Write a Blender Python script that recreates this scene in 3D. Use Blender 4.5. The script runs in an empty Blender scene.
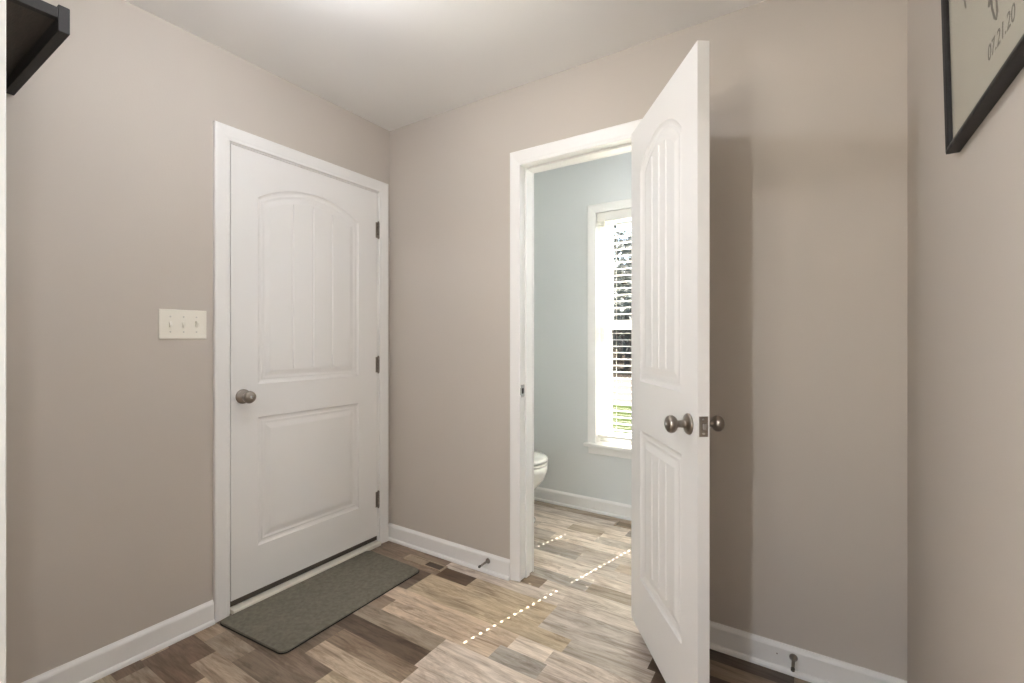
import bpy, bmesh, math, random
from mathutils import Vector, Matrix
random.seed(7)
SC = bpy.context.scene
COL = SC.collection
PI = math.pi

# ---------------------------------------------------------------- camera
FPX, YAW, CYPX, EYE = 464.94, math.radians(32.765), 339.71, 1.1919
cd = bpy.data.cameras.new('camera')
cam = bpy.data.objects.new('camera', cd); COL.objects.link(cam)
cd.sensor_width = 36.0; cd.lens = FPX / 1024 * 36; cd.clip_start = 0.02; cd.clip_end = 300
cd.shift_y = (CYPX - 341.5) / 1024
cam.location = (0, 0, EYE); cam.rotation_euler = (PI/2, 0, YAW)
SC.camera = cam

# ---------------------------------------------------------------- light of the place, plus added fill
SC.view_settings.view_transform = 'Standard'; SC.view_settings.look = 'None'
SC.view_settings.gamma = 1; SC.view_settings.use_curve_mapping = False
SC.view_settings.exposure = 0.04
SC.cycles.use_denoising = True
SC.cycles.max_bounces = 10; SC.cycles.diffuse_bounces = 6; SC.cycles.glossy_bounces = 4
SC.cycles.transparent_max_bounces = 16
SC.cycles.sample_clamp_indirect = 20

SUN_ELEV, SUN_DX = math.radians(48.75), -0.25          # travels towards -y, a little to -x
w = bpy.data.worlds.new('world'); SC.world = w; w.use_nodes = True
nt = w.node_tree; bg = nt.nodes['Background']
sky = nt.nodes.new('ShaderNodeTexSky'); sky.sky_type = 'NISHITA'; sky.sun_disc = False
sky.sun_elevation = SUN_ELEV; sky.sun_rotation = math.atan2(0.25, 1.0); sky.air_density = 1.0; sky.dust_density = 2.5
nt.links.new(sky.outputs[0], bg.inputs[0]); bg.inputs[1].default_value = 0.35

sd = bpy.data.lights.new('sun', 'SUN'); sd.energy = 85.0; sd.angle = math.radians(0.26); sd.color = (1, .95, .86)
sun = bpy.data.objects.new('sun', sd); COL.objects.link(sun)
hd = Vector((SUN_DX, -1, 0)).normalized() * math.cos(SUN_ELEV)
sun.rotation_euler = Vector((hd.x, hd.y, -math.sin(SUN_ELEV))).to_track_quat('-Z', 'Y').to_euler()
sun.location = (0.5, 6, 8)

HALL_BULB, ROOM_BULB = (-1.17, 0.80, 2.335), (-.54, -1.25, 2.30)
BATH_FILL_BULB = (-.08, 2.50, 2.30)  # unseen bathroom bulb, added to brighten the room
HALL_STRENGTH, ROOM_STRENGTH, BATH_FILL_STRENGTH = 222.0, 520.0, 165.0
fd = bpy.data.lights.new('camera_fill_light', 'POINT'); fd.energy = 11; fd.color = (.97, .98, 1); fd.shadow_soft_size = .02  # unseen fill light added beside the camera to lift the low walls
fo = bpy.data.objects.new('camera_fill_light', fd); COL.objects.link(fo); fo.location = (-.41, .02, 1.30)
pd = bpy.data.lights.new('bathroom_sky_portal', 'AREA'); pd.shape = 'RECTANGLE'; pd.size = .62; pd.size_y = 1.56
pd.cycles.is_portal = True
po = bpy.data.objects.new('bathroom_sky_portal', pd); COL.objects.link(po); po.location = (-.944, 3.19, 1.27)
po.rotation_euler = Vector((0, -1, 0)).to_track_quat('-Z', 'Z').to_euler()
pd2 = pd.copy(); pd2.size = 1.8; pd2.size_y = 2.0; pq = bpy.data.objects.new('far_sky_portal', pd2); COL.objects.link(pq); pq.location = (-.975, -3.56, 1.12)
pq.rotation_euler = Vector((0, 1, 0)).to_track_quat('-Z', 'Z').to_euler()

# ---------------------------------------------------------------- materials
def s2l(c): return tuple(((v/255+.055)/1.055)**2.4 if v > 10 else v/255/12.92 for v in c)
def mat(name, rgb, rough=.5, metal=0., spec=.5, bump=0., bscale=40., vary=0., vscale=3., emis=0., stretch=None, coat=0.):
    m = bpy.data.materials.new(name); m.use_nodes = True
    n = m.node_tree.nodes; l = m.node_tree.links; b = n['Principled BSDF']
    c = s2l(rgb) + (1,)
    b.inputs['Base Color'].default_value = c; b.inputs['Roughness'].default_value = rough
    b.inputs['Metallic'].default_value = metal; b.inputs['Specular IOR Level'].default_value = spec
    b.inputs['Coat Weight'].default_value = coat
    tc = n.new('ShaderNodeTexCoord'); mp = n.new('ShaderNodeMapping'); l.new(tc.outputs['Object'], mp.inputs[0])
    if stretch: mp.inputs['Scale'].default_value = stretch
    if vary:
        t = n.new('ShaderNodeTexNoise'); t.inputs['Scale'].default_value = vscale; t.inputs['Detail'].default_value = 5
        l.new(mp.outputs[0], t.inputs['Vector'])
        r = n.new('ShaderNodeValToRGB'); l.new(t.outputs[0], r.inputs[0])
        r.color_ramp.elements[0].position = .3; r.color_ramp.elements[1].position = .7
        r.color_ramp.elements[0].color = tuple(v*(1-vary) for v in c[:3]) + (1,)
        r.color_ramp.elements[1].color = tuple(min(1, v*(1+vary)) for v in c[:3]) + (1,)
        l.new(r.outputs[0], b.inputs['Base Color'])
    if bump:
        t = n.new('ShaderNodeTexNoise'); t.inputs['Scale'].default_value = bscale; t.inputs['Detail'].default_value = 4
        l.new(mp.outputs[0], t.inputs['Vector'])
        bp = n.new('ShaderNodeBump'); bp.inputs['Strength'].default_value = bump; bp.inputs['Distance'].default_value = .002
        l.new(t.outputs[0], bp.inputs['Height']); l.new(bp.outputs[0], b.inputs['Normal'])
    if emis:
        b.inputs['Emission Color'].default_value = c; b.inputs['Emission Strength'].default_value = emis
    return m
M = {}
M['taupe'] = mat('taupe_wall_paint', (199, 191, 182), .75, bump=.12, bscale=180, spec=.25)
M['sage'] = mat('grey_green_wall_paint', (222, 225, 225), .75, bump=.12, bscale=180, spec=.25)
M['ceiling'] = mat('ceiling_paint', (242, 241, 239), .9, bump=.1, bscale=120, spec=.2)
M['trim'] = mat('white_trim_paint', (241, 240, 238), .38, bump=.05, bscale=30)
M['door'] = mat('white_door_paint', (239, 238, 236), .36, bump=.06, bscale=60, stretch=(8, 8, 1))
M['siding'] = mat('exterior_siding', (190, 186, 178), .8)
M['nickel'] = mat('satin_nickel', (150, 142, 134), .28, 1.)
M['chrome'] = mat('bright_metal', (205, 205, 205), .15, 1.)
M['switch'] = mat('ivory_switch_plastic', (240, 236, 224), .35)
M['rubber'] = mat('white_rubber', (215, 212, 205), .7)
M['darkrubber'] = mat('dark_sweep_rubber', (84, 78, 70), .8)
M['thresh'] = mat('threshold_cream', (240, 234, 222), .45)
M['mat'] = mat('grey_door_mat_fibre', (124, 120, 108), .95, bump=.9, bscale=420, vary=.16, vscale=60, spec=.1)
M['matedge'] = mat('black_mat_backing', (34, 32, 30), .9)
M['black'] = mat('black_stained_wood', (28, 25, 24), .65, bump=.25, bscale=30, stretch=(2, 12, 12), vary=.2, vscale=12)
M['blackframe'] = mat('black_picture_frame', (24, 21, 21), .5, bump=.2, bscale=60)
M['darkpanel'] = mat('dark_brown_board', (52, 45, 37), .6, bump=.3, bscale=30, stretch=(2, 12, 12), vary=.25, vscale=14)
M['paper'] = mat('cream_art_paper', (205, 198, 182), .7, vary=.04, vscale=4)
M['ink'] = mat('grey_ink', (104, 98, 88), .8)
M['porcelain'] = mat('white_porcelain', (238, 238, 234), .12, coat=.5)
M['slat'] = mat('white_blind_slat', (236, 234, 228), .33, spec=.6)
M['vinyl'] = mat('white_vinyl_sash', (236, 236, 232), .4)
M['cord'] = mat('white_cord', (225, 222, 214), .8)
M['regbrown'] = mat('brown_register', (78, 63, 52), .5, bump=.2)
M['regtan'] = mat('tan_register_frame', (172, 154, 132), .5, bump=.2, vary=.1, vscale=20)
M['holeshade'] = mat('dark_hole_shade', (38, 33, 28), .8)  # dark colour standing in for the shade inside openings
M['whitebox'] = mat('white_fabric_box', (228, 226, 222), .8, bump=.3, bscale=300)
M['lawn'] = mat('lawn_grass', (38, 44, 24), .95, spec=0, bump=1, bscale=30, vary=.3, vscale=2.5)
M['leafground'] = mat('leaf_litter_ground', (34, 30, 27), .95, spec=0, bump=1, bscale=10, vary=.35, vscale=1.2)
M['concrete'] = mat('pale_concrete', (74, 67, 64), .85, spec=0, bump=.3, bscale=30, vary=.08, vscale=2)
M['bark'] = mat('tree_bark', (84, 78, 74), .9, bump=.8, bscale=14, stretch=(4, 4, 1), vary=.25, vscale=8)
M['leaf'] = mat('tree_foliage', (92, 98, 96), .8, vary=.35, vscale=1.2)
M['bulb'] = mat('lit_bulb_hall', (246, 249, 255), .5, emis=HALL_STRENGTH)
M['bulb2'] = mat('lit_bulb_room', (246, 249, 255), .5, emis=ROOM_STRENGTH)

M['bulbfill'] = mat('lit_fill_bulb_bathroom', (246, 249, 255), .5, emis=BATH_FILL_STRENGTH)

def glass(name, tint=(.97, .98, .98)):
    m = bpy.data.materials.new(name); m.use_nodes = True
    n = m.node_tree.nodes; l = m.node_tree.links; n.remove(n['Principled BSDF'])
    t = n.new('ShaderNodeBsdfTransparent'); t.inputs[0].default_value = tint + (1,)
    g = n.new('ShaderNodeBsdfGlossy'); g.inputs['Roughness'].default_value = .02
    f = n.new('ShaderNodeLayerWeight'); f.inputs[0].default_value = .5
    pw = n.new('ShaderNodeMath'); pw.operation = 'POWER'; l.new(f.outputs['Facing'], pw.inputs[0]); pw.inputs[1].default_value = 4
    ma = n.new('ShaderNodeMath'); ma.operation = 'MULTIPLY_ADD'; l.new(pw.outputs[0], ma.inputs[0]); ma.inputs[1].default_value = .5; ma.inputs[2].default_value = .03
    x = n.new('ShaderNodeMixShader'); l.new(ma.outputs[0], x.inputs[0]); l.new(t.outputs[0], x.inputs[1]); l.new(g.outputs[0], x.inputs[2])
    l.new(x.outputs[0], n['Material Output'].inputs[0]); return m
M['glass'] = glass('clear_glass')

def floor_mat():
    m = bpy.data.materials.new('vinyl_plank_floor'); m.use_nodes = True
    n = m.node_tree.nodes; l = m.node_tree.links; b = n['Principled BSDF']
    a = n.new('ShaderNodeAttribute'); a.attribute_name = 'plank'          # rgb = board colour
    o = n.new('ShaderNodeAttribute'); o.attribute_name = 'grain'          # rgb = random offsets per board
    g = n.new('ShaderNodeNewGeometry')
    ad = n.new('ShaderNodeVectorMath'); ad.operation = 'MULTIPLY_ADD'; ad.inputs[1].default_value = (9, 5, 3)
    l.new(o.outputs['Color'], ad.inputs[0]); l.new(g.outputs['Position'], ad.inputs[2])
    mp = n.new('ShaderNodeMapping'); mp.inputs['Scale'].default_value = (1.0, 8.0, 1); l.new(ad.outputs[0], mp.inputs[0])
    n1 = n.new('ShaderNodeTexNoise'); n1.inputs['Scale'].default_value = 3.8; n1.inputs['Detail'].default_value = 8; n1.inputs['Roughness'].default_value = .66
    n1.inputs['Distortion'].default_value = 1.1
    l.new(mp.outputs[0], n1.inputs['Vector'])
    mp2 = n.new('ShaderNodeMapping'); mp2.inputs['Scale'].default_value = (3, 60, 1); l.new(ad.outputs[0], mp2.inputs[0])
    n2 = n.new('ShaderNodeTexNoise'); n2.inputs['Scale'].default_value = 3.; n2.inputs['Detail'].default_value = 5; n2.inputs['Roughness'].default_value = .7
    l.new(mp2.outputs[0], n2.inputs['Vector'])
    r1 = n.new('ShaderNodeValToRGB'); l.new(n1.outputs[0], r1.inputs[0]); e = r1.color_ramp.elements
    e[0].position = .35; e[0].color = (.47, .42, .37, 1); e[1].position = .68; e[1].color = (1.16, 1.17, 1.18, 1)
    e2 = r1.color_ramp.elements.new(.5); e2.color = (.94, .94, .93, 1)
    r2 = n.new('ShaderNodeValToRGB'); l.new(n2.outputs[0], r2.inputs[0])
    r2.color_ramp.elements[0].position = .3; r2.color_ramp.elements[0].color = (.74, .72, .69, 1)
    r2.color_ramp.elements[1].position = .62; r2.color_ramp.elements[1].color = (1.1, 1.1, 1.1, 1)
    x1 = n.new('ShaderNodeMix'); x1.data_type = 'RGBA'; x1.blend_type = 'MULTIPLY'; x1.inputs[0].default_value = .8
    l.new(a.outputs['Color'], x1.inputs[6]); l.new(r1.outputs[0], x1.inputs[7])
    x2 = n.new('ShaderNodeMix'); x2.data_type = 'RGBA'; x2.blend_type = 'MULTIPLY'; x2.inputs[0].default_value = .8
    l.new(x1.outputs[2], x2.inputs[6]); l.new(r2.outputs[0], x2.inputs[7])
    mp3 = n.new('ShaderNodeMapping'); mp3.inputs['Scale'].default_value = (1.6, 6.5, 1); l.new(ad.outputs[0], mp3.inputs[0])
    n3 = n.new('ShaderNodeTexNoise'); n3.inputs['Scale'].default_value = 1.7; n3.inputs['Detail'].default_value = 7; n3.inputs['Roughness'].default_value = .7; n3.inputs['Distortion'].default_value = 1.6
    l.new(mp3.outputs[0], n3.inputs['Vector'])
    r3 = n.new('ShaderNodeValToRGB'); l.new(n3.outputs[0], r3.inputs[0])
    r3.color_ramp.elements[0].position = .36; r3.color_ramp.elements[0].color = (.62, .56, .50, 1)
    r3.color_ramp.elements[1].position = .56; r3.color_ramp.elements[1].color = (1.06, 1.06, 1.06, 1)
    x3 = n.new('ShaderNodeMix'); x3.data_type = 'RGBA'; x3.blend_type = 'MULTIPLY'; x3.inputs[0].default_value = .72
    l.new(x2.outputs[2], x3.inputs[6]); l.new(r3.outputs[0], x3.inputs[7])
    l.new(x3.outputs[2], b.inputs['Base Color'])
    b.inputs['Roughness'].default_value = .42; b.inputs['Specular IOR Level'].default_value = .45
    bp = n.new('ShaderNodeBump'); bp.inputs['Strength'].default_value = .25; bp.inputs['Distance'].default_value = .001
    l.new(n2.outputs[0], bp.inputs['Height']); l.new(bp.outputs[0], b.inputs['Normal'])
    return m
M['floor'] = floor_mat()

# ---------------------------------------------------------------- mesh helpers
def box(bm, x0, x1, y0, y1, z0, z1, mi=0):
    v = [bm.verts.new(p) for p in ((x0,y0,z0),(x1,y0,z0),(x1,y1,z0),(x0,y1,z0),(x0,y0,z1),(x1,y0,z1),(x1,y1,z1),(x0,y1,z1))]
    for f in ((0,3,2,1),(4,5,6,7),(0,1,5,4),(1,2,6,5),(2,3,7,6),(3,0,4,7)):
        fc = bm.faces.new([v[i] for i in f]); fc.material_index = mi
def frame_for(d):
    d = Vector(d).normalized(); a = Vector((0,0,1)) if abs(d.z) < .9 else Vector((1,0,0))
    u = d.cross(a).normalized(); return u, d.cross(u).normalized()
def tube(bm, pts, rad, seg=10, cap=True):
    pts = [Vector(p) for p in pts]; rad = rad if isinstance(rad, (list, tuple)) else [rad]*len(pts); rings = []
    for i, p in enumerate(pts):
        d = (pts[min(i+1, len(pts)-1)] - pts[max(i-1, 0)]); u, v = frame_for(d)
        if i == 0: u0 = u
        else:
            dn = d.normalized(); u = (u0 - dn*u0.dot(dn)).normalized(); v = dn.cross(u); u0 = u
        if i == 0: v = d.normalized().cross(u)
        rings.append([bm.verts.new(p + (u*math.cos(2*PI*k/seg) + v*math.sin(2*PI*k/seg))*rad[i]) for k in range(seg)])
    for a, b in zip(rings, rings[1:]):
        for k in range(seg):
            f = bm.faces.new((a[k], a[(k+1)%seg], b[(k+1)%seg], b[k])); f.smooth = True
    if cap: bm.faces.new(rings[0][::-1]); bm.faces.new(rings[-1])
def lathe(bm, o, axis, prof, seg=28, smooth=True):
    """prof: (distance along axis, radius)"""
    o = Vector(o); ax = Vector(axis).normalized(); u, v = frame_for(ax); rings = []
    for d, r in prof:
        if r < 1e-6: rings.append([bm.verts.new(o + ax*d)])
        else: rings.append([bm.verts.new(o + ax*d + (u*math.cos(2*PI*k/seg) + v*math.sin(2*PI*k/seg))*r) for k in range(seg)])
    for a, b in zip(rings, rings[1:]):
        for k in range(seg):
            k2 = (k+1) % seg
            if len(a) == 1 and len(b) == 1: continue
            if len(a) == 1: f = bm.faces.new((a[0], b[k2], b[k]))
            elif len(b) == 1: f = bm.faces.new((a[k], a[k2], b[0]))
            else: f = bm.faces.new((a[k], a[k2], b[k2], b[k]))
            f.smooth = smooth
def obj(name, bm, mats, parent=None, loc=None, bevel=0, fixn=True, **props):
    if fixn: bmesh.ops.recalc_face_normals(bm, faces=bm.faces)
    me = bpy.data.meshes.new(name); bm.to_mesh(me); bm.free()
    for m in (mats if isinstance(mats, (list, tuple)) else [mats]): me.materials.append(M[m] if isinstance(m, str) else m)
    o = bpy.data.objects.new(name, me); COL.objects.link(o)
    if parent: o.parent = parent
    if loc: o.location = loc
    if bevel:
        b = o.modifiers.new('bevel', 'BEVEL'); b.width = bevel; b.segments = 2; b.limit_method = 'ANGLE'; b.angle_limit = math.radians(40)
    for k, v in props.items(): o[k] = v
    return o
def empty(name, loc=(0,0,0), rz=0, **props):
    o = bpy.data.objects.new(name, None); COL.objects.link(o); o.location = loc; o.rotation_euler = (0, 0, rz)
    o.empty_display_size = .05
    for k, v in props.items(): o[k] = v
    return o
def B(): return bmesh.new()
def boxes(name, lst, m, parent=None, **kw):
    bm = B()
    for t in lst: box(bm, *t)
    return obj(name, bm, m, parent, **kw)

# plan of the rooms (metres, camera above the origin)
XA, YB, XR, H = -2.124, 1.9445, .26, 2.44
T = .12                                    # partition thickness
YW = 3.02                                  # bathroom face of the window wall
BX1 = .26                                  # bathroom right wall
BY0 = YB + T
DL, DR, DT = -1.203, -.592, 2.05           # bathroom door opening
EL, ER, ET = 1.036, 1.856, 2.047           # entry door opening (y, y, z)
NX = -1.211                                # end of the near partition (its white jamb)
RY0 = -3.4                                 # far wall of the room behind the camera

# ---------------------------------------------------------------- floor
def build_floor():
    bm = B(); cl = bm.loops.layers.color.new('plank'); cg = bm.loops.layers.color.new('grain')
    W = .0886; y0 = 1.238
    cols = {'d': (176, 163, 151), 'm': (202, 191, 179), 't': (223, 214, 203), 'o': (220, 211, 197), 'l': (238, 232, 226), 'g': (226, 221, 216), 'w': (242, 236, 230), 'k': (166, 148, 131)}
    fixed = {  # strip index -> [(x0, x1, colour, id)]; the same id over two strips makes one wide board; dark right ends also paint the door's shade
        9: [(-2.2, -1.5, 'm', 1), (-1.5, -.9, 'g', 2), (-.9, .3, 't', 60)], 8: [(-2.2, -1.72, 'o', 3), (-1.72, -1.1, 'm', 4), (-1.1, -.45, 'l', 61)],
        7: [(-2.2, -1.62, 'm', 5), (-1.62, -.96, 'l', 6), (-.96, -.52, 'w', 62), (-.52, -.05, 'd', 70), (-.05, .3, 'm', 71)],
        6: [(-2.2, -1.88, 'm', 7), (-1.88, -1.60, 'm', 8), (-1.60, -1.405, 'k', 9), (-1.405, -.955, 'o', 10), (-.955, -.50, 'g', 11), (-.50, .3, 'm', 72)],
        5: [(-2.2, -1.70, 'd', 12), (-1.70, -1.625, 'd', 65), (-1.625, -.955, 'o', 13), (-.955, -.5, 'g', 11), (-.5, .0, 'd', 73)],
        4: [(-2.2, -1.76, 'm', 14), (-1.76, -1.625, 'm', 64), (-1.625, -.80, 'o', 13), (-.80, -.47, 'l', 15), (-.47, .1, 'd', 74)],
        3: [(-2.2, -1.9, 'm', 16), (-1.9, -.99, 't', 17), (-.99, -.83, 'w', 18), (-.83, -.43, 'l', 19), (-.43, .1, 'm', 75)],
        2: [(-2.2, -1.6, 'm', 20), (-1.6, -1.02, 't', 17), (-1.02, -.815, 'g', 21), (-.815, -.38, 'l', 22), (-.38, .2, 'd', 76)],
        1: [(-2.2, -1.75, 'm', 23), (-1.75, -1.222, 't', 24), (-1.222, -.5, 'w', 25)],
        0: [(-2.2, -1.82, 'm', 26), (-1.82, -1.222, 'd', 27), (-1.222, -.5, 'w', 25)],
        -1: [(-2.2, -1.62, 'm', 28), (-1.62, -1.2, 'm', 29), (-1.2, -.6, 'l', 30)],
        -2: [(-2.2, -1.62, 'm', 31), (-1.62, -.95, 't', 32), (-.95, -.3, 'l', 33)],
        -3: [(-2.2, -1.45, 'm', 34), (-1.45, -.7, 'o', 35)],
        -4: [(-2.2, -2.015, 'm', 36), (-2.015, -1.80, 't', 37), (-1.80, -1.2, 'm', 38)],
        -5: [(-2.2, -1.915, 'd', 39), (-1.915, -1.55, 't', 40), (-1.55, -1.0, 'm', 41)],
        -6: [(-2.2, -2.09, 't', 42), (-2.09, -1.80, 'd', 43), (-1.80, -1.3, 't', 44)],
        -7: [(-2.2, -2.04, 'd', 45), (-2.04, -1.85, 't', 46), (-1.85, -1.4, 'd', 47)],
    }
    rnd = random.Random(3); seen = {}
    def quad(x0, x1, a, b, c, gr):
        vs = [bm.verts.new(p) for p in ((x0, a, 0), (x1, a, 0), (x1, b, 0), (x0, b, 0))]
        f = bm.faces.new(vs)
        for lp in f.loops: lp[cl] = c + (1,); lp[cg] = gr + (1,)
    for k in range(-53, 22):
        a, b = y0 + W*k, y0 + W*(k+1)
        if b <= RY0 or a >= YW: continue
        a, b = max(a, RY0), min(b, YW)
        segs = list(fixed.get(k, []))
        x = segs[-1][1] if segs else -2.2 - rnd.random()*.5
        while x < XR + .05:
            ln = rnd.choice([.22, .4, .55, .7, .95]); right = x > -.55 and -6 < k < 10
            segs.append((x, x+ln, rnd.choice('dkmdm' if right and x > -.4 else ('ltwgl' if k > 0 else 'dmtoglm')), rnd.random())); x += ln  # brown boards right of the doorway, darkened further for the open door's shade
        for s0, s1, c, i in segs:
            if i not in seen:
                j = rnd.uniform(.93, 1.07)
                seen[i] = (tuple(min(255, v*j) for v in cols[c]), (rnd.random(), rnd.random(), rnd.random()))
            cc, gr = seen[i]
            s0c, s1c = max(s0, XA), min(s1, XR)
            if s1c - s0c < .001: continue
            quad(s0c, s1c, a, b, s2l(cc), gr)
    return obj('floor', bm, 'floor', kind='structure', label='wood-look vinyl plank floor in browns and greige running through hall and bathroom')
bpy.context.view_layer.update()
floor = build_floor()
boxes('floor_slab', [(XA-.14, XR+.14, RY0-.14, YW+.14, -.2, -.002)], 'concrete', kind='structure')
boxes('ceiling', [(XA-.14, XR+.14, RY0-.14, YW+.14, H, H+.12)], 'ceiling', kind='structure')

# ---------------------------------------------------------------- walls
boxes('wall_left', [(XA-.14, XA, RY0, EL-.02, 0, H), (XA-.14, XA, ER+.02, YB+T/2, 0, H), (XA-.14, XA, EL-.02, ER+.02, ET+.02, H)], 'taupe', kind='structure')
boxes('wall_bathroom_left', [(XA-.14, XA, YB+T/2, YW, 0, H)], 'sage', kind='structure')
def two_face(name, lst, mats, test):
    bm = B()
    for t in lst: box(bm, *t)
    bmesh.ops.recalc_face_normals(bm, faces=bm.faces)
    for f in bm.faces: f.material_index = 1 if test(f) else 0
    return obj(name, bm, mats, kind='structure')
two_face('wall_back', [(XA, DL-.018, YB, BY0, 0, H), (DR+.018, XR, YB, BY0, 0, H), (DL-.018, DR+.018, YB, BY0, DT+.018, H)], ['taupe', 'sage'], lambda f: f.normal.y > .5)
boxes('wall_right', [(XR, XR+.14, RY0, BY0, 0, H)], 'taupe', kind='structure')
boxes('wall_bathroom_right', [(BX1, BX1+.14, BY0, YW, 0, H)], 'sage', kind='structure')
boxes('wall_near', [(XA, NX-.018, .08, .20, 0, H), (NX-.018, XR, .08, .20, DT+.03, H)], 'taupe', kind='structure')
boxes('wall_far', [(XA-.14, -1.9, RY0-.14, RY0, 0, H), (-.05, XR+.14, RY0-.14, RY0, 0, H), (-1.9, -.05, RY0-.14, RY0, 0, .1), (-1.9, -.05, RY0-.14, RY0, 2.15, H)], 'taupe', kind='structure')
boxes('window_added_fill', [(-1.9, -1.84, RY0-.1, RY0-.05, .1, 2.15), (-.11, -.05, RY0-.1, RY0-.05, .1, 2.15), (-1.005, -.945, RY0-.1, RY0-.05, .16, 2.09), (-1.84, -.11, RY0-.1, RY0-.05, .1, .16), (-1.84, -.11, RY0-.1, RY0-.05, 2.09, 2.15)], 'vinyl', kind='structure')  # unseen window, added behind the camera to let in fill daylight
WL, WR, WB, WT = -1.252, -.635, .478, 2.067    # window opening
two_face('wall_bathroom_window', [(XA-.14, WL-.015, YW, YW+.14, -.1, H+.1), (WR+.015, BX1+.14, YW, YW+.14, -.1, H+.1), (WL-.015, WR+.015, YW, YW+.14, WT+.015, H+.1), (WL-.015, WR+.015, YW, YW+.14, -.1, WB-.012)],
         ['sage', 'siding'], lambda f: f.normal.y > .5)

# ---------------------------------------------------------------- trim
BASEP = [(0, 0), (.023, 0), (.0225, .008), (.019, .014), (.013, .0175), (.013, .080), (.0105, .086), (.005, .0925), (.0035, .0955), (0, .0955)]
def baseboard(name, p0, p1, n):
    """from p0 to p1 (x,y) with the board standing out along n"""
    bm = B(); rings = []
    for p in (p0, p1): rings.append([bm.verts.new((p[0]+n[0]*d, p[1]+n[1]*d, z)) for d, z in BASEP])
    m = len(BASEP)
    for i in range(m): bm.faces.new((rings[0][i], rings[0][(i+1) % m], rings[1][(i+1) % m], rings[1][i]))
    bm.faces.new(rings[0]); bm.faces.new(rings[1][::-1])
    return obj(name, bm, 'trim', kind='structure')
baseboard('baseboard_left', (XA, .20), (XA, .966), (1, 0))
baseboard('baseboard_back', (XA+.001, YB), (-1.258, YB), (0, -1))
baseboard('baseboard_back_right', (-.536, YB), (XR-.001, YB), (0, -1))
baseboard('baseboard_right', (XR, RY0), (XR, YB-.024), (-1, 0))
baseboard('baseboard_near', (XA+.024, .20), (NX-.062, .20), (0, 1))
baseboard('baseboard_bathroom_window', (XA, YW), (BX1, YW), (0, -1))
baseboard('baseboard_bathroom_left', (XA, BY0), (XA, YW-.024), (1, 0))
baseboard('baseboard_bathroom_right', (BX1, BY0), (BX1, YW-.024), (-1, 0))

CASP = [(0, 0), (0, .009), (.004, .011), (.010, .011), (.016, .013), (.040, .0165), (.050, .017), (.0535, .0155), (.055, .013), (.055, 0)]
def casing(bm, a0, a1, z0, z1, place, width=.055, closed=False, profile=CASP, topw=None):
    """mitred casing round an opening a0..a1, z0..z1; place(a, d, z) -> point"""
    k = width/.055; kt = (topw or width)/.055
    corners = [(a0, z0, -1, -1 if closed else 0), (a0, z1, -1, 1), (a1, z1, 1, 1), (a1, z0, 1, -1 if closed else 0)]
    rings = []
    for a, z, sa, sz in corners: rings.append([bm.verts.new(place(a+sa*s*k, d, z+sz*s*(kt if sz > 0 else k))) for s, d in profile])
    pairs = [(0, 1), (1, 2), (2, 3)] + ([(3, 0)] if closed else [])
    m = len(profile)
    for i, j in pairs:
        for q in range(m): bm.faces.new((rings[i][q], rings[i][(q+1) % m], rings[j][(q+1) % m], rings[j][q]))
    if not closed: bm.faces.new(rings[0]); bm.faces.new(rings[3][::-1])
WHITE = 'trim'
# entry door trim
t1 = empty('trim_1', (XA, (EL+ER)/2, 0), kind='structure', label='white casing and jamb around the closed entry door', category='door trim')
bm = B(); casing(bm, EL-.006-(EL+ER)/2, ER+.006-(EL+ER)/2, 0, ET+.006, lambda a, d, z: (d, a, z), .062)
obj('casing', bm, WHITE, t1)
cy = (EL+ER)/2
boxes('jamb', [(-.14, 0, EL-.02-cy, EL-cy, 0, ET+.02), (-.14, 0, ER-cy, ER+.02-cy, 0, ET+.02), (-.14, 0, EL-cy, ER-cy, ET, ET+.02),
               (-.085, -.052, EL-cy, EL+.014-cy, 0, ET), (-.085, -.052, ER-.014-cy, ER-cy, 0, ET), (-.085, -.052, EL+.014-cy, ER-.014-cy, ET-.014, ET)], WHITE, t1)
boxes('threshold', [(-.14, .030, EL-cy, ER-cy, 0, .021)], 'thresh', t1, bevel=.004, label='cream threshold strip under the door')
# bathroom door trim
t2 = empty('trim_2', (0, YB, 0), kind='structure', label='white casing and stepped jamb around the open bathroom doorway', category='door trim')
bm = B(); casing(bm, DL+.003, DR-.003, .006, DT-.002, lambda a, d, z: (a, -d, z), .055, topw=.069)
obj('casing', bm, WHITE, t2)
bm = B(); casing(bm, DL+.003, DR-.003, .0, DT-.002, lambda a, d, z: (a, T+d, z), .055, topw=.069)
obj('casing', bm, WHITE, t2)
boxes('jamb', [(DL-.018, DL, 0, T, .005, DT+.018), (DR, DR+.018, 0, T, .005, DT+.018), (DL, DR, 0, T, DT, DT+.018)], WHITE, t2)
boxes('door_stop_bead', [(DL, DL+.011, .04, .074, .005, DT), (DR-.011, DR, .04, .074, .005, DT), (DL+.011, DR-.011, .04, .074, DT-.011, DT)], WHITE, t2, bevel=.002)
bm = B(); box(bm, DL, DL+.0018, .002, .038, .909, .969); box(bm, DL-.0005, DL+.004, -.006, .005, .92, .955); 
sp = obj('strike_plate', bm, 'chrome', t2, bevel=.001, label='bright metal strike plate')
boxes('latch_hole_shade', [(DL+.0017, DL+.0022, .014, .028, .925, .952)], 'holeshade', sp)  # flat dark patch painting the shade of a hole
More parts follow.
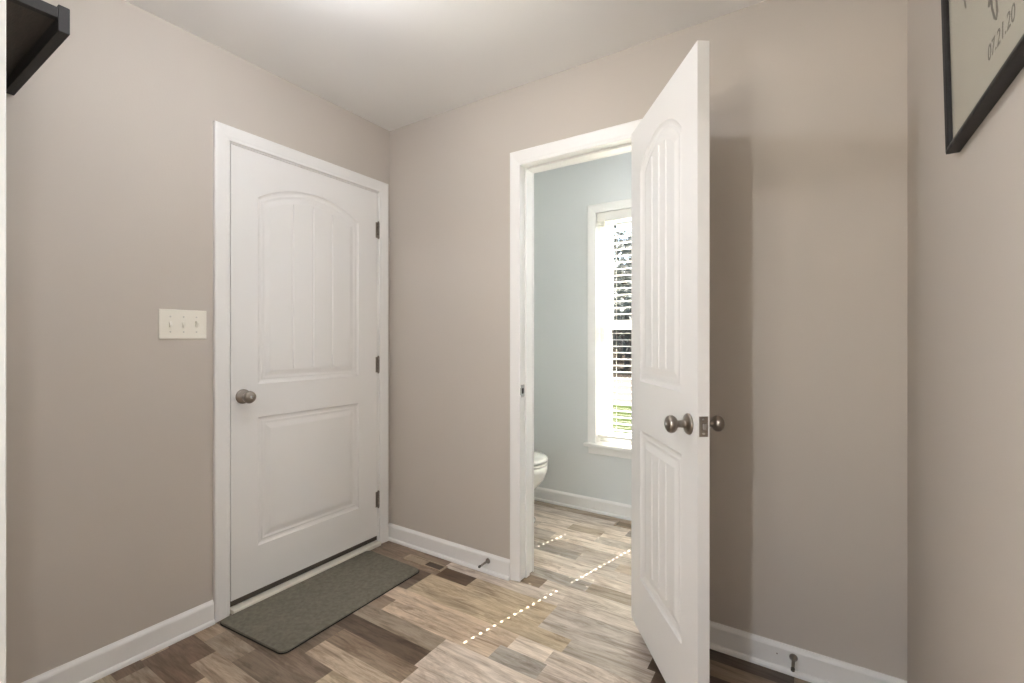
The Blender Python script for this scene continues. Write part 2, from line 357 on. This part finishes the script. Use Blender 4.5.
# opening by the camera
t3 = empty('trim_3', (NX, .14, 0), kind='structure', label='white casing of the opening at the left edge of the view', category='door trim')
boxes('jamb', [(-.018, 0, -.06, .06, 0, DT+.03), (0, XR-NX, -.06, .06, DT+.012, DT+.03)], WHITE, t3)
bm = B()
for sgn in (1, -1):
    prof = [(-.003-s, sgn*(.06+d)) for s, d in CASP]
    r0 = [bm.verts.new((a, b, 0)) for a, b in prof]; r1 = [bm.verts.new((a, b, DT+.012)) for a, b in prof]; m = len(prof)
    for q in range(m): bm.faces.new((r0[q], r0[(q+1) % m], r1[(q+1) % m], r1[q]))
    bm.faces.new(r0); bm.faces.new(r1)
box(bm, -.06, XR-NX, .06, .075, DT+.013, DT+.07); box(bm, -.06, XR-NX, -.075, -.06, DT+.013, DT+.07)
obj('casing', bm, WHITE, t3)

# ---------------------------------------------------------------- moulded two-panel doors
PROF = [(0, 0), (.004, .0035), (.010, .0062), (.018, .0070), (.024, .0052), (.034, .0068), (.040, .0060), (.058, .0015), (.062, .0012)]
def door_face(bm, L, z0, z1, panels, place):
    """one moulded face; place(u, depth, z)->point. panels: dict x0,x1,z0,z1,rise,grooves"""
    x0, x1 = panels[0]['x0'], panels[0]['x1']
    def V(u, d, z): return bm.verts.new(place(u, d, z))
    def quad(*p): 
        f = bm.faces.new([V(*q) for q in p]); return f
    N = 24
    dmax = PROF[-1][0]
    ins = []                                     # fractions across for shared columns
    for p in panels: ins.append(p)
    fr = [i/N for i in range(N+1)]
    quad((0, 0, z0), (x0, 0, z0), (x0, 0, z1), (0, 0, z1)); quad((x1, 0, z0), (L, 0, z0), (L, 0, z1), (x1, 0, z1))
    def arch(p, u, d):                            # z of the top outline inset by d at position u
        if not p['rise']: return p['z1'] - d
        c = (p['x1']-p['x0'])/2; r = (c*c + p['rise']**2)/(2*p['rise']); m = (p['x0']+p['x1'])/2
        zc = p['z1'] + p['rise'] - r
        return zc + math.sqrt(max((r-d)**2 - (u-m)**2, 0))
    lo = z0
    for pi, p in enumerate(panels):
        for i in range(N):                        # rail below this panel
            a, b = x0+(x1-x0)*fr[i], x0+(x1-x0)*fr[i+1]
            za, zb = (lo, lo) if pi == 0 else (arch(panels[pi-1], a, 0), arch(panels[pi-1], b, 0))
            quad((a, 0, za), (b, 0, zb), (b, 0, p['z0']), (a, 0, p['z0']))
        loops = []
        for d, h in PROF:
            xa, xb = p['x0']+d, p['x1']-d; lp = []
            for i in range(N+1):
                u = xa+(xb-xa)*fr[i]; lp.append((u, h, p['z0']+d))
            for i in range(N, -1, -1):
                u = xa+(xb-xa)*fr[i]; lp.append((u, h, arch(p, u, d)))
            loops.append([V(*q) for q in lp])
        for A_, B_ in zip(loops, loops[1:]):
            n = len(A_)
            for i in range(n):
                f = bm.faces.new((A_[i], A_[(i+1) % n], B_[(i+1) % n], B_[i])); f.smooth = False
        d, h = PROF[-1]; xa, xb = p['x0']+d, p['x1']-d
        us = {xa, xb}
        for i in range(N+1): us.add(xa+(xb-xa)*fr[i])
        dep = {}
        for g in range(p['grooves']):
            c = xa+(xb-xa)*(g+1)/(p['grooves']+1)
            for o_, q in ((-.0065, 0), (-.0025, .0042), (.0025, .0042), (.0065, 0)): us.add(c+o_); dep[c+o_] = q
        us = sorted(us)
        def dd(u):
            if u in dep: return dep[u]
            for g in range(p['grooves']):
                c = xa+(xb-xa)*(g+1)/(p['grooves']+1)
                if abs(u-c) <= .0025: return .0042
                if abs(u-c) < .0065: return .0042*(.0065-abs(u-c))/.004
            return 0
        for a, b in zip(us, us[1:]):
            if b-a < 1e-6: continue
            quad((a, h+dd(a), p['z0']+d), (b, h+dd(b), p['z0']+d), (b, h+dd(b), arch(p, b, d)), (a, h+dd(a), arch(p, a, d)))
    p = panels[-1]
    for i in range(N):
        a, b = x0+(x1-x0)*fr[i], x0+(x1-x0)*fr[i+1]
        quad((a, 0, arch(p, a, 0)), (b, 0, arch(p, b, 0)), (b, 0, z1), (a, 0, z1))
def door_slab(name, parent, L, z0, z1, th, panels, front, back):
    """front(u,d,z), back(u,d,z): d measured inward from either face"""
    bm = B(); door_face(bm, L, z0, z1, panels, front); door_face(bm, L, z0, z1, panels, back)
    for (ua, za), (ub, zb) in (((0, z0), (L, z0)), ((L, z0), (L, z1)), ((L, z1), (0, z1)), ((0, z1), (0, z0))):
        bm.faces.new([bm.verts.new(q) for q in (front(ua, 0, za), front(ub, 0, zb), back(ub, 0, zb), back(ua, 0, za))])
    bmesh.ops.remove_doubles(bm, verts=bm.verts, dist=1e-5)
    return obj(name, bm, 'door', parent)
def knob_set(parent, base, axis, name='knob', privacy=True, s=1.0):
    bm = B()
    lathe(bm, base, axis, [(0, 0), (0, .0325*s), (.003, .0325*s), (.007, .030*s), (.010, .022*s), (.013, .014*s), (.016, .0115*s), (.034, .0105*s), (.038, .014*s), (.042, .0215*s), (.049, .0262*s), (.056, .0272*s), (.063, .0245*s), (.068, .018*s), (.070, .010*s), (.070, 0)])
    k = obj(name, bm, 'nickel', parent)
    if privacy:
        bm = B(); a = Vector(axis).normalized()
        lathe(bm, Vector(base)+a*.0695*s, axis, [(0, .0075), (.002, .0075), (.0035, .006), (.0035, 0)], 16); obj('lock_button', bm, 'chrome', k)
    return k
def hinge(parent, place, zc, hh=.09):
    bm = B(); c = place
    for i in range(5):
        a = zc-hh/2 + hh*i/5; lathe(bm, (c[0], c[1], a+.0006), (0, 0, 1), [(0, 0), (0, .0062), (hh/5-.0012, .0062), (hh/5-.0012, 0)], 14)
    lathe(bm, (c[0], c[1], zc+hh/2), (0, 0, 1), [(0, 0), (0, .005), (.003, .0055), (.006, .003), (.007, 0)], 12)
    lathe(bm, (c[0], c[1], zc-hh/2), (0, 0, -1), [(0, 0), (0, .005), (.003, .0055), (.006, .003), (.007, 0)], 12)
    return bm

# closed entry door, in the left wall; it hinges at the corner side
d1 = empty('door_1', (XA, ER-.003, 0), kind='structure', label='closed white two-panel entry door with round nickel knob and three hinges', category='door')
LE = ER-EL-.006
pan = [dict(x0=.132, x1=LE-.118, z0=.252, z1=.838, rise=0, grooves=0), dict(x0=.132, x1=LE-.118, z0=.990, z1=1.842, rise=.085, grooves=3)]
door_slab('door_slab', d1, LE, .052, ET-.003, .045, pan, lambda u, d, z: (.0-d, -u, z), lambda u, d, z: (-.045+d, -u, z))
boxes('door_sweep', [(-.040, -.006, -LE, 0, .026, .052)], 'darkrubber', d1, label='dark brown sweep along the bottom edge')
knob_set(d1, (0, -(LE-.052), .940), (1, 0, 0))
for zc in (1.829, 1.047, .263):
    bm = hinge(d1, (.006, .0015), zc); box(bm, -.0005, .0008, -.014, 0, zc-.045, zc+.045); box(bm, .0, .0075, .003, .012, zc-.045, zc+.045)
    obj('hinge', bm, 'nickel', d1)

# open bathroom door, swung out into the hall
LB = .61; PIN = (-.6005, 1.915); ANG = math.atan2(-.811, .584)
d2 = empty('door_2', (PIN[0], PIN[1], 0), ANG, kind='structure', label='white two-panel plank door standing open in front of the bathroom doorway', category='door')
pb = [dict(x0=.112, x1=LB-.110, z0=.252, z1=.838, rise=0, grooves=3), dict(x0=.112, x1=LB-.110, z0=1.030, z1=1.848, rise=.090, grooves=3)]
door_slab('door_slab', d2, LB, .042, 2.045, .035, pb, lambda u, d, z: (u, -.035+d, z), lambda u, d, z: (u, -d, z))
knob_set(d2, (LB-.057, -.035, .942), (0, -1, 0), s=.98); knob_set(d2, (LB-.060, 0, .942), (0, 1, 0), privacy=False, s=.9)
lp = boxes('latch_plate', [(LB-.0002, LB+.0012, -.030, -.005, .915, .973)], 'nickel', d2)
bm = B(); box(bm, LB+.001, LB+.011, -.024, -.012, .935, .954); obj('latch_bolt', bm, 'chrome', lp, bevel=.002)
bm = B()
for zz in (.924, .964): lathe(bm, (LB+.0012, -.0175, zz), (1, 0, 0), [(0, .0035), (.0008, .003), (.0008, 0)], 12)
obj('screw', bm, 'chrome', lp)
for zc in (1.83, 1.04, .25):
    bm = hinge(d2, (-.001, .006), zc); box(bm, -.0012, .0, -.032, 0, zc-.045, zc+.045)
    obj('hinge', bm, 'nickel', d2)

# ---------------------------------------------------------------- window
w1 = empty('window_1', ((WL+WR)/2, YW, 0), kind='structure', label='white double-hung bathroom window behind the open door', category='window')
cx = (WL+WR)/2; hw = (WR-WL)/2
bm = B(); casing(bm, -hw, hw, WB, WT, lambda a, d, z: (a, -d, z), .057)
obj('casing', bm, WHITE, w1)
boxes('jamb_liner', [(-hw-.015, -hw, 0, .14, WB-.012, WT+.015), (hw, hw+.015, 0, .14, WB-.012, WT+.015), (-hw, hw, 0, .14, WT, WT+.015), (-hw, hw, .075, .14, WB-.012, WB+.01)], WHITE, w1)
boxes('window_stool', [(-hw-.075, hw+.075, -.048, 0, WB-.022, WB), (-hw, hw, 0, .075, WB-.022, WB)], WHITE, w1, bevel=.004)
boxes('apron', [(-hw-.052, hw+.052, -.014, 0, WB-.075, WB-.022)], WHITE, w1, bevel=.003)
boxes('window_frame', [(-hw, -hw+.032, .078, .138, WB+.01, WT), (hw-.032, hw, .078, .138, WB+.01, WT), (-hw+.032, hw-.032, .078, .138, WT-.022, WT), (-hw+.032, hw-.032, .078, .138, WB+.01, WB+.032)], 'vinyl', w1, bevel=.002)
def sash(y, za, zb, low=.036):
    a, b = -hw+.032, hw-.032; s = .045
    f = boxes('sash', [(a, a+s, y, y+.024, za, zb), (b-s, b, y, y+.024, za, zb), (a+s, b-s, y, y+.024, zb-.036, zb), (a+s, b-s, y, y+.024, za, za+low)], 'vinyl', w1, bevel=.002)
    boxes('pane', [(a+s-.003, b-s+.003, y+.010, y+.013, za+low-.003, zb-.033)], 'glass', f)
sash(.110, 1.262, WT-.002, .066); sash(.083, WB+.03, 1.298)

bl = empty('window_blind', (cx, 3.055, WT), label='white horizontal slat blind hanging open in the bathroom window', category='blind')
bw = hw-.006
bm = B(); box(bm, -bw, bw, -.022, .022, -.042, -.002); obj('headrail', bm, 'slat', bl)
bm = B(); box(bm, -bw, bw, -.036, -.027, -.064, -.002); obj('valance', bm, 'slat', bl, bevel=.002)
# slats: flat with two real cord holes each
LAD = (-1.143-cx, -.744-cx)
def slat_bm():
    bm = B(); hx, hy = .0032, .0052; D = .0245; th = .0013
    xs = [-bw, LAD[0]-hx, LAD[0]+hx, LAD[1]-hx, LAD[1]+hx, bw]; ys = [-D, -.016, -hy, hy, .016, D]
    crown = {-D: 0, -.016: .0012, -hy: .0018, hy: .0018, .016: .0012, D: 0}
    for sgn in (1, -1):
        for i in range(5):
            for j in range(5):
                if i in (1, 3) and j == 2: continue
                q = [(xs[i], ys[j]), (xs[i+1], ys[j]), (xs[i+1], ys[j+1]), (xs[i], ys[j+1])]
                f = bm.faces.new([bm.verts.new((x, y, crown[y]+sgn*th)) for x, y in q]); f.smooth = False
    def side(p, q):
        bm.faces.new([bm.verts.new(v) for v in ((p[0], p[1], crown[p[1]]-th), (q[0], q[1], crown[q[1]]-th), (q[0], q[1], crown[q[1]]+th), (p[0], p[1], crown[p[1]]+th))])
    for i in range(5): side((xs[i], -D), (xs[i+1], -D)); side((xs[i], D), (xs[i+1], D))
    for j in range(5): side((-bw, ys[j]), (-bw, ys[j+1])); side((bw, ys[j]), (bw, ys[j+1]))
    for L_ in LAD:
        side((L_-hx, -hy), (L_-hx, hy)); side((L_+hx, -hy), (L_+hx, hy)); side((L_-hx, -hy), (L_+hx, -hy)); side((L_-hx, hy), (L_+hx, hy))
    bmesh.ops.remove_doubles(bm, verts=bm.verts, dist=1e-6)
    return bm
PITCH = .0440; NS = 33
s0 = obj('slat', slat_bm(), 'slat', bl, loc=(0, 0, -.085))
for i in range(1, NS):
    c = s0.copy(); COL.objects.link(c); c.location = (0, 0, -.085 - PITCH*i)
zb = -.085 - PITCH*NS
bm = B(); box(bm, -bw, bw, -.0245, .0245, zb-.012, zb+.004); obj('bottom_rail', bm, 'slat', bl, bevel=.003)
for x in LAD:
    bm = B()
    for y in (-.0255, .0255): tube(bm, [(x+.015, y, -.04), (x+.015, y, zb)], .0007, 6)
    obj('ladder_cord', bm, 'cord', bl)
bm = B(); tube(bm, [(-1.19-cx, -.034, -.05), (-1.19-cx, -.036, -.70)], [.003, .004], 8); obj('tilt_wand', bm, 'cord', bl)

# ---------------------------------------------------------------- entry mat
bm = B(); cor = [(-2.094, .974), (-1.676, 1.006), (-1.688, 1.757), (-2.094, 1.764)]
def rounded(pts, r, n=6):
    out = []; m = len(pts)
    for i in range(m):
        p = Vector(pts[i]); a = (Vector(pts[i-1])-p).normalized(); b = (Vector(pts[(i+1) % m])-p).normalized()
        c = p + (a+b)*r
        for k in range(n+1):
            t = k/n*PI/2; out.append(c - b*r*math.cos(t) - a*r*math.sin(t))
    return out
mx, my = -1.893, 1.38
ol = [(v.x-mx, v.y-my) for v in rounded(cor, .028)]
def slab(ol, z0, z1, inset=0):
    bm = B(); c = [(x*(1-inset), y*(1-inset*.5)) for x, y in ol]
    lo = [bm.verts.new((x, y, z0)) for x, y in ol]; mid = [bm.verts.new((x, y, z1-.002)) for x, y in ol]; hi = [bm.verts.new((x, y, z1)) for x, y in c]
    n = len(ol)
    for A_, B_ in ((lo, mid), (mid, hi)):
        for i in range(n): bm.faces.new((A_[i], A_[(i+1) % n], B_[(i+1) % n], B_[i]))
    bm.faces.new(hi); bm.faces.new(lo[::-1]); return bm
dm = empty('door_mat', (mx, my, 0), label='dark grey rectangular mat on the floor in front of the entry door', category='mat')
obj('mat_backing', slab([(x*1.012, y*1.006) for x, y in ol], 0.0005, .005), 'matedge', dm)
obj('mat_pile', slab(ol, .005, .011, .012), 'mat', dm)

# ---------------------------------------------------------------- light switch
sw = empty('light_switch', (XA, .8565, 1.2535), label='ivory three-gang toggle light switch on the wall left of the entry door', category='light switch')
bm = B(); box(bm, 0, .006, -.0845, .0845, -.0585, .0585); obj('switch_plate', bm, 'switch', sw, bevel=.003)
for i, up in ((-1, -1), (0, -1), (1, 1)):
    y = i*.046
    bm = B(); vs = [(.0055, y-.0052, -.0125), (.0055, y+.0052, -.0125), (.0055, y+.0052, .0125), (.0055, y-.0052, .0125)]
    tp = [(.016, y-.004, up*.010-.004), (.016, y+.004, up*.010-.004), (.016, y+.004, up*.010+.004), (.016, y-.004, up*.010+.004)]
    a = [bm.verts.new(v) for v in vs]; b = [bm.verts.new(v) for v in tp]
    for k in range(4): bm.faces.new((a[k], a[(k+1) % 4], b[(k+1) % 4], b[k]))
    bm.faces.new(b); bm.faces.new(a[::-1]); obj('toggle', bm, 'switch', sw)
    for z in (-.030, .030):
        bm = B(); lathe(bm, (.006, y, z), (1, 0, 0), [(0, .0033), (.0008, .0028), (.0008, 0)], 12); obj('screw', bm, 'rubber', sw)

# ---------------------------------------------------------------- baseboard door stops
def door_stop(x, label, ln=.080):
    e = empty('door_stop', (x, YB-.013, .062), label=label, category='door stop', group='rod door stops on the back baseboard')
    bm = B(); lathe(bm, (0, 0, 0), (0, -1, 0), [(0, 0), (0, .0135), (.004, .0125), (.011, .0075), (.018, .0052), (ln-.014, .0046), (ln-.014, 0)], 20); obj('rod', bm, 'nickel', e)
    bm = B(); lathe(bm, (0, -(ln-.014), 0), (0, -1, 0), [(0, 0), (0, .0062), (.010, .0062), (.013, .004), (.013, 0)], 16); obj('tip', bm, 'darkrubber', e)
door_stop(-1.389, 'metal rod door stop on the short baseboard left of the bathroom doorway')
door_stop(-.053, 'metal rod door stop on the baseboard behind the open door')
bm = B(); lathe(bm, (-.104, YB-.0128, .058), (0, -1, 0), [(0, 0), (0, .0028), (.0012, .0022), (.0012, 0)], 10)
obj('nail_head', bm, 'nickel', label='tiny nail head in the baseboard beside the right door stop', category='nail')

# ---------------------------------------------------------------- floor registers
e = empty('floor_register', (-1.735, 1.836, 0), label='tan framed floor register with a half-open slot by the back baseboard', category='floor vent')
boxes('register_frame', [(-.135, .135, -.030, -.021, 0, .004), (-.135, .135, .021, .030, 0, .004), (-.135, -.122, -.021, .021, 0, .004), (.122, .135, -.021, .021, 0, .004), (.010, .016, -.021, .021, 0, .003)], 'regtan', e)
boxes('louver', [(-.122, .010, -.021, .021, .0003, .0015)], 'regtan', e, label='closed tan half'); boxes('louver', [(.016, .122, -.021, .021, .0003, .0012)], 'regbrown', e, label='dark brown open half')
def register(name, x0, x1, y0, y1, label, base, bar):
    e = empty(name, ((x0+x1)/2, (y0+y1)/2, 0), label=label, category='floor vent'); a = (x1-x0)/2; b = (y1-y0)/2
    boxes('register_frame', [(-a, a, -b, -b+.012, 0, .004), (-a, a, b-.012, b, 0, .004), (-a, -a+.012, -b+.012, b-.012, 0, .004), (a-.012, a, -b+.012, b-.012, 0, .004)], bar, e)
    boxes('duct_opening_shade', [(-a+.012, a-.012, -b+.012, b-.012, .0002, .0008)], base, e)  # flat dark sheet painting the shade below the louvers
    n = int((2*a-.024)/.011); bm = B()
    for i in range(1, n):
        x = -a+.012+(2*a-.024)*i/n; box(bm, x-.0022, x+.0022, -b+.012, b-.012, .0008, .0034)
    box(bm, -a+.012, a-.012, -.002, .002, .0034, .004)
    obj('louver', bm, bar, e)
register('floor_register', -1.068, -.77, 2.862, 2.945, 'brown slotted floor register on the bathroom floor under the window', 'holeshade', 'regtan')

# ---------------------------------------------------------------- black shelf on the near wall, seen from below
sh = empty('wall_shelf', (-1.58, .20, 1.964), label='black wooden shelf high on the left, seen from below', category='shelf')
boxes('front_board', [(-.542, 0, .163, .185, 0, .066)], 'black', sh, bevel=.0015)
boxes('end_rail', [(-.020, -.0005, 0, .163, .031, .058)], 'black', sh, bevel=.0015)
boxes('bottom_board', [(-.542, -.020, 0, .163, .036, .050)], 'darkpanel', sh, label='dark brown underside board')
sb = empty('storage_box', (-1.76, .295, 2.0145), label='white fabric box standing on the black shelf', category='box')
boxes('box_body', [(-.096, .096, -.046, .050, 0, .115)], 'whitebox', sb, bevel=.006)
boxes('lid', [(-.1, .1, -.050, .054, .1155, .130)], 'whitebox', sb, bevel=.004)

# ---------------------------------------------------------------- framed picture on the right wall
fy0, fy1, fz0, fz1 = .84, 1.322, 1.586, 2.14
pf = empty('picture_frame', (XR, (fy0+fy1)/2, (fz0+fz1)/2), label='black-framed cream print with hand-lettered date on the right wall', category='picture')
hy, hz = (fy1-fy0)/2, (fz1-fz0)/2; fw = .016
pf.rotation_euler = (math.radians(-1), math.radians(-1.1), 0); pf.location.x -= .0058
bm = B(); prof = [(0, 0), (0, .021), (.004, .0225), (fw-.004, .0205), (fw, .018), (fw, .0)]
rings = []
for sy, sz in ((-1, -1), (-1, 1), (1, 1), (1, -1)): rings.append([bm.verts.new((-d, sy*(hy-s), sz*(hz-s))) for s, d in prof])
for i in range(4):
    a, b = rings[i], rings[(i+1) % 4]
    for q in range(len(prof)): bm.faces.new((a[q], a[(q+1) % 6], b[(q+1) % 6], b[q]))
obj('frame_moulding', bm, 'blackframe', pf)
boxes('print', [(-.0125, -.004, -hy+fw, hy-fw, -hz+fw, hz-fw)], 'paper', pf, label='cream paper print')
boxes('glass_pane', [(-.0155, -.0145, -hy+fw, hy-fw, -hz+fw, hz-fw)], 'glass', pf)
def text(s, y, z, size, parent, shear=0, rot=0):
    cu = bpy.data.curves.new('lettering', 'FONT'); cu.body = s; cu.size = size; cu.extrude = .0002; cu.shear = shear
    o = bpy.data.objects.new('lettering', cu); COL.objects.link(o); o.parent = parent; cu.materials.append(M['ink'])
    # text faces -x, reads towards -y
    COL.objects.unlink(o); me = bpy.data.meshes.new_from_object(o); bpy.data.objects.remove(o)
    o = bpy.data.objects.new('lettering', me); COL.objects.link(o); o.parent = parent
    o.matrix_local = Matrix(((0, 0, -1, -.0128), (-1, 0, 0, y), (0, 1, 0, z), (0, 0, 0, 1)))
    return o
yc, zc_ = (fy0+fy1)/2, (fz0+fz1)/2
text('07.21.20', 1.076-yc, 1.650-zc_, .036, pf, .12)
def stroke(pts, r=.0018):
    bm = B(); tube(bm, [(-.0128, y-yc, z-zc_) for y, z in pts], r, 6); obj('script_stroke', bm, 'ink', pf)
stroke([(1.050, 1.762), (1.045, 1.722), (1.035, 1.700), (1.028, 1.694), (1.022, 1.702), (1.024, 1.722), (1.014, 1.748), (1.000, 1.765)])
stroke([(1.200, 1.850), (1.192, 1.830), (1.186, 1.812)]); stroke([(1.005, 1.742), (.990, 1.730), (.980, 1.742), (.984, 1.757), (.975, 1.765)])
stroke([(1.068, 1.770), (1.055, 1.745), (1.06, 1.735), (1.045, 1.742)])

# ---------------------------------------------------------------- toilet in the bathroom
to = empty('toilet', (-1.43, 2.60, 0), label='white toilet beyond the doorway with its lid down, mostly hidden by the jamb', category='toilet')
def oval(cx_, a, b, z, n=36, back=None):
    out = []
    for i in range(n):
        t = 2*PI*i/n; x = math.cos(t); y = math.sin(t); e_ = .85
        px = math.copysign(abs(x)**e_, x)*a
        if back is not None: px = max(px, back)
        out.append((cx_+px, math.copysign(abs(y)**.95, y)*b, z))
    return out
def loft(bm, secs, cap=True):
    rings = [[bm.verts.new(p) for p in s] for s in secs]; n = len(rings[0])
    for A_, B_ in zip(rings, rings[1:]):
        for i in range(n):
            f = bm.faces.new((A_[i], A_[(i+1) % n], B_[(i+1) % n], B_[i])); f.smooth = True
    if cap: bm.faces.new(rings[0][::-1]); bm.faces.new(rings[-1])
bm = B(); loft(bm, [oval(-.30, .22, .11, 0), oval(-.30, .225, .115, .02), oval(-.31, .20, .095, .06), oval(-.32, .18, .09, .14), oval(-.285, .20, .115, .21), oval(-.245, .228, .155, .29), oval(-.235, .236, .178, .345), oval(-.235, .236, .182, .372), oval(-.235, .225, .17, .380)])
obj('bowl', bm, 'porcelain', to)
bm = B(); loft(bm, [oval(-.235, .232, .180, .3805), oval(-.235, .238, .187, .384), oval(-.235, .238, .187, .396), oval(-.235, .232, .182, .400)]); obj('seat', bm, 'porcelain', to)
bm = B(); loft(bm, [oval(-.235, .232, .182, .4045), oval(-.235, .239, .188, .408), oval(-.235, .239, .188, .420), oval(-.235, .225, .172, .430), oval(-.235, .14, .11, .436)]); obj('lid', bm, 'porcelain', to)
bm = B(); box(bm, -.68, -.485, -.19, .19, .40, .72); obj('tank', bm, 'porcelain', to, bevel=.02)
bm = B(); box(bm, -.688, -.478, -.2, .2, .72, .755); obj('tank_lid', bm, 'porcelain', to, bevel=.012)
bm = B(); box(bm, -.62, -.42, -.11, .11, .20, .402); obj('tank_shelf', bm, 'porcelain', to, bevel=.03)
bm = B(); tube(bm, [(-.485, -.14, .66), (-.468, -.14, .66), (-.464, -.10, .655), (-.464, -.07, .65)], .006, 10); obj('flush_lever', bm, 'chrome', to)

# ---------------------------------------------------------------- ceiling lights (above the frame)
def lamp(p, m, label):
    e = empty('ceiling_light', (p[0], p[1], H), label=label, category='ceiling light'); dz = H-p[2]
    bm = B(); lathe(bm, (0, 0, 0), (0, 0, -1), [(0, 0), (0, .06), (.008, .06), (.016, .05), (.02, .02), (dz-.055, .018), (dz-.055, 0)], 28); obj('base', bm, 'nickel', e)
    bm = B(); lathe(bm, (0, 0, -dz+.055), (0, 0, -1), [(0, .014), (.012, .016), (.028, .030), (.045, .040), (.062, .042), (.080, .034), (.092, .018), (.096, 0)], 24); obj('bulb', bm, m, e)
lamp(HALL_BULB, 'bulb', 'ceiling light with a bare round bulb over the hall floor')
lamp(BATH_FILL_BULB, 'bulbfill', 'unseen ceiling light with a bare round bulb, added to fill the bathroom')
lamp(ROOM_BULB, 'bulb2', 'ceiling light with a bare round bulb in the room behind the camera')

# ---------------------------------------------------------------- outdoors, seen through the blind
GZ = -.45
boxes('ground_lawn', [(-40, 30, YW+.15, 11.5, GZ-.3, GZ)], 'lawn', kind='structure')
boxes('ground_bounce', [(-40, 30, -40, RY0-.15, GZ-.3, GZ+.1)], 'siding', kind='structure')  # unseen pale ground, added to bounce sun through the rear window
boxes('ground_drive', [(-60, 40, 11.5, 19.0, GZ-.3, GZ-.01)], 'concrete', kind='structure')
boxes('ground_woodland', [(-90, 60, 19.0, 90, GZ-.3, GZ+.01)], 'leafground', kind='structure')
def tree_meshes(seed, h, crown):
    rnd = random.Random(seed); tb = B(); fb = B(); ends = []
    def branch(p, d, ln, r, lvl):
        q = p; pts = [p]; dd = d.copy()
        for i in range(3):
            dd = (dd + Vector((rnd.uniform(-.15, .15), rnd.uniform(-.15, .15), .05))).normalized(); q = q + dd*ln/3; pts.append(q)
        tube(tb, pts, [r, r*.85, r*.7, r*.5], 7)
        if lvl == 0: ends.extend(pts[1:]); return
        for k in range(4 if lvl > 1 else 4):
            t = rnd.choice(pts[1:]); a = rnd.uniform(0, 2*PI)
            nd = (dd*.5 + Vector((math.cos(a), math.sin(a), rnd.uniform(.0, .6)))).normalized()
            branch(t, nd, ln*rnd.uniform(.5, .7), r*.5, lvl-1)
    branch(Vector((0, 0, -.2)), Vector((0, 0, 1)), h*.55, h*.022, 3)
    for p in ends:
        for k in range(crown):
            c = p + Vector((rnd.gauss(0, .35), rnd.gauss(0, .35), rnd.gauss(0, .3)))
            u = Vector((rnd.uniform(-1, 1), rnd.uniform(-1, 1), rnd.uniform(-1, 1))).normalized()*rnd.uniform(.08, .17); v = u.cross(Vector((rnd.uniform(-1, 1), rnd.uniform(-1, 1), rnd.uniform(-1, 1)))).normalized()*u.length*.7
            fb.faces.new([fb.verts.new(c+s) for s in (u, v, -u, -v)])
    return tb, fb
kinds = []
labs = ['tree with a grey trunk and dark foliage in the woods beyond the drive']
for i, (h, cr) in enumerate(((8, 26), (9, 22))):
    tb, fb = tree_meshes(20+i, h, cr)
    e = empty('tree', (0, 0, 0), category='tree', group='trees beyond the driveway', label=labs[0])
    a = obj('trunk', tb, 'bark', e); b = obj('foliage', fb, 'leaf', e, fixn=False); kinds.append((e, a, b))
pos = [(-8.6, 25), (3.5, 27), (-20.5, 27), (-14.0, 39), (-1.5, 40), (-27, 41), (12, 40)]
for i, (x, y) in enumerate(pos):
    e, a, b = kinds[i % 2]
    if i >= 2:
        e2 = e.copy(); COL.objects.link(e2)
        for c in (a, b): c2 = c.copy(); COL.objects.link(c2); c2.parent = e2
        e = e2
    e.location = (x, y, GZ); e.rotation_euler = (0, 0, i*1.7); s = 1 + .12*math.sin(i*2.3); e.scale = (s, s, s)

bm = B(); rnd = random.Random(5)
for i in range(9000):
    c = Vector((rnd.uniform(-48, 22), rnd.uniform(52, 56), GZ + abs(rnd.gauss(0, 2.2)) + rnd.random()*1.2))
    u = Vector((rnd.uniform(-1, 1), rnd.uniform(-.5, .5), rnd.uniform(-1, 1))).normalized()*rnd.uniform(.2, .45); v = u.cross(Vector((0, 1, .2))).normalized()*u.length*.8
    bm.faces.new([bm.verts.new(c+q) for q in (u, v, -u, -v)])
obj('ground_undergrowth', bm, 'leaf', fixn=False, kind='structure')
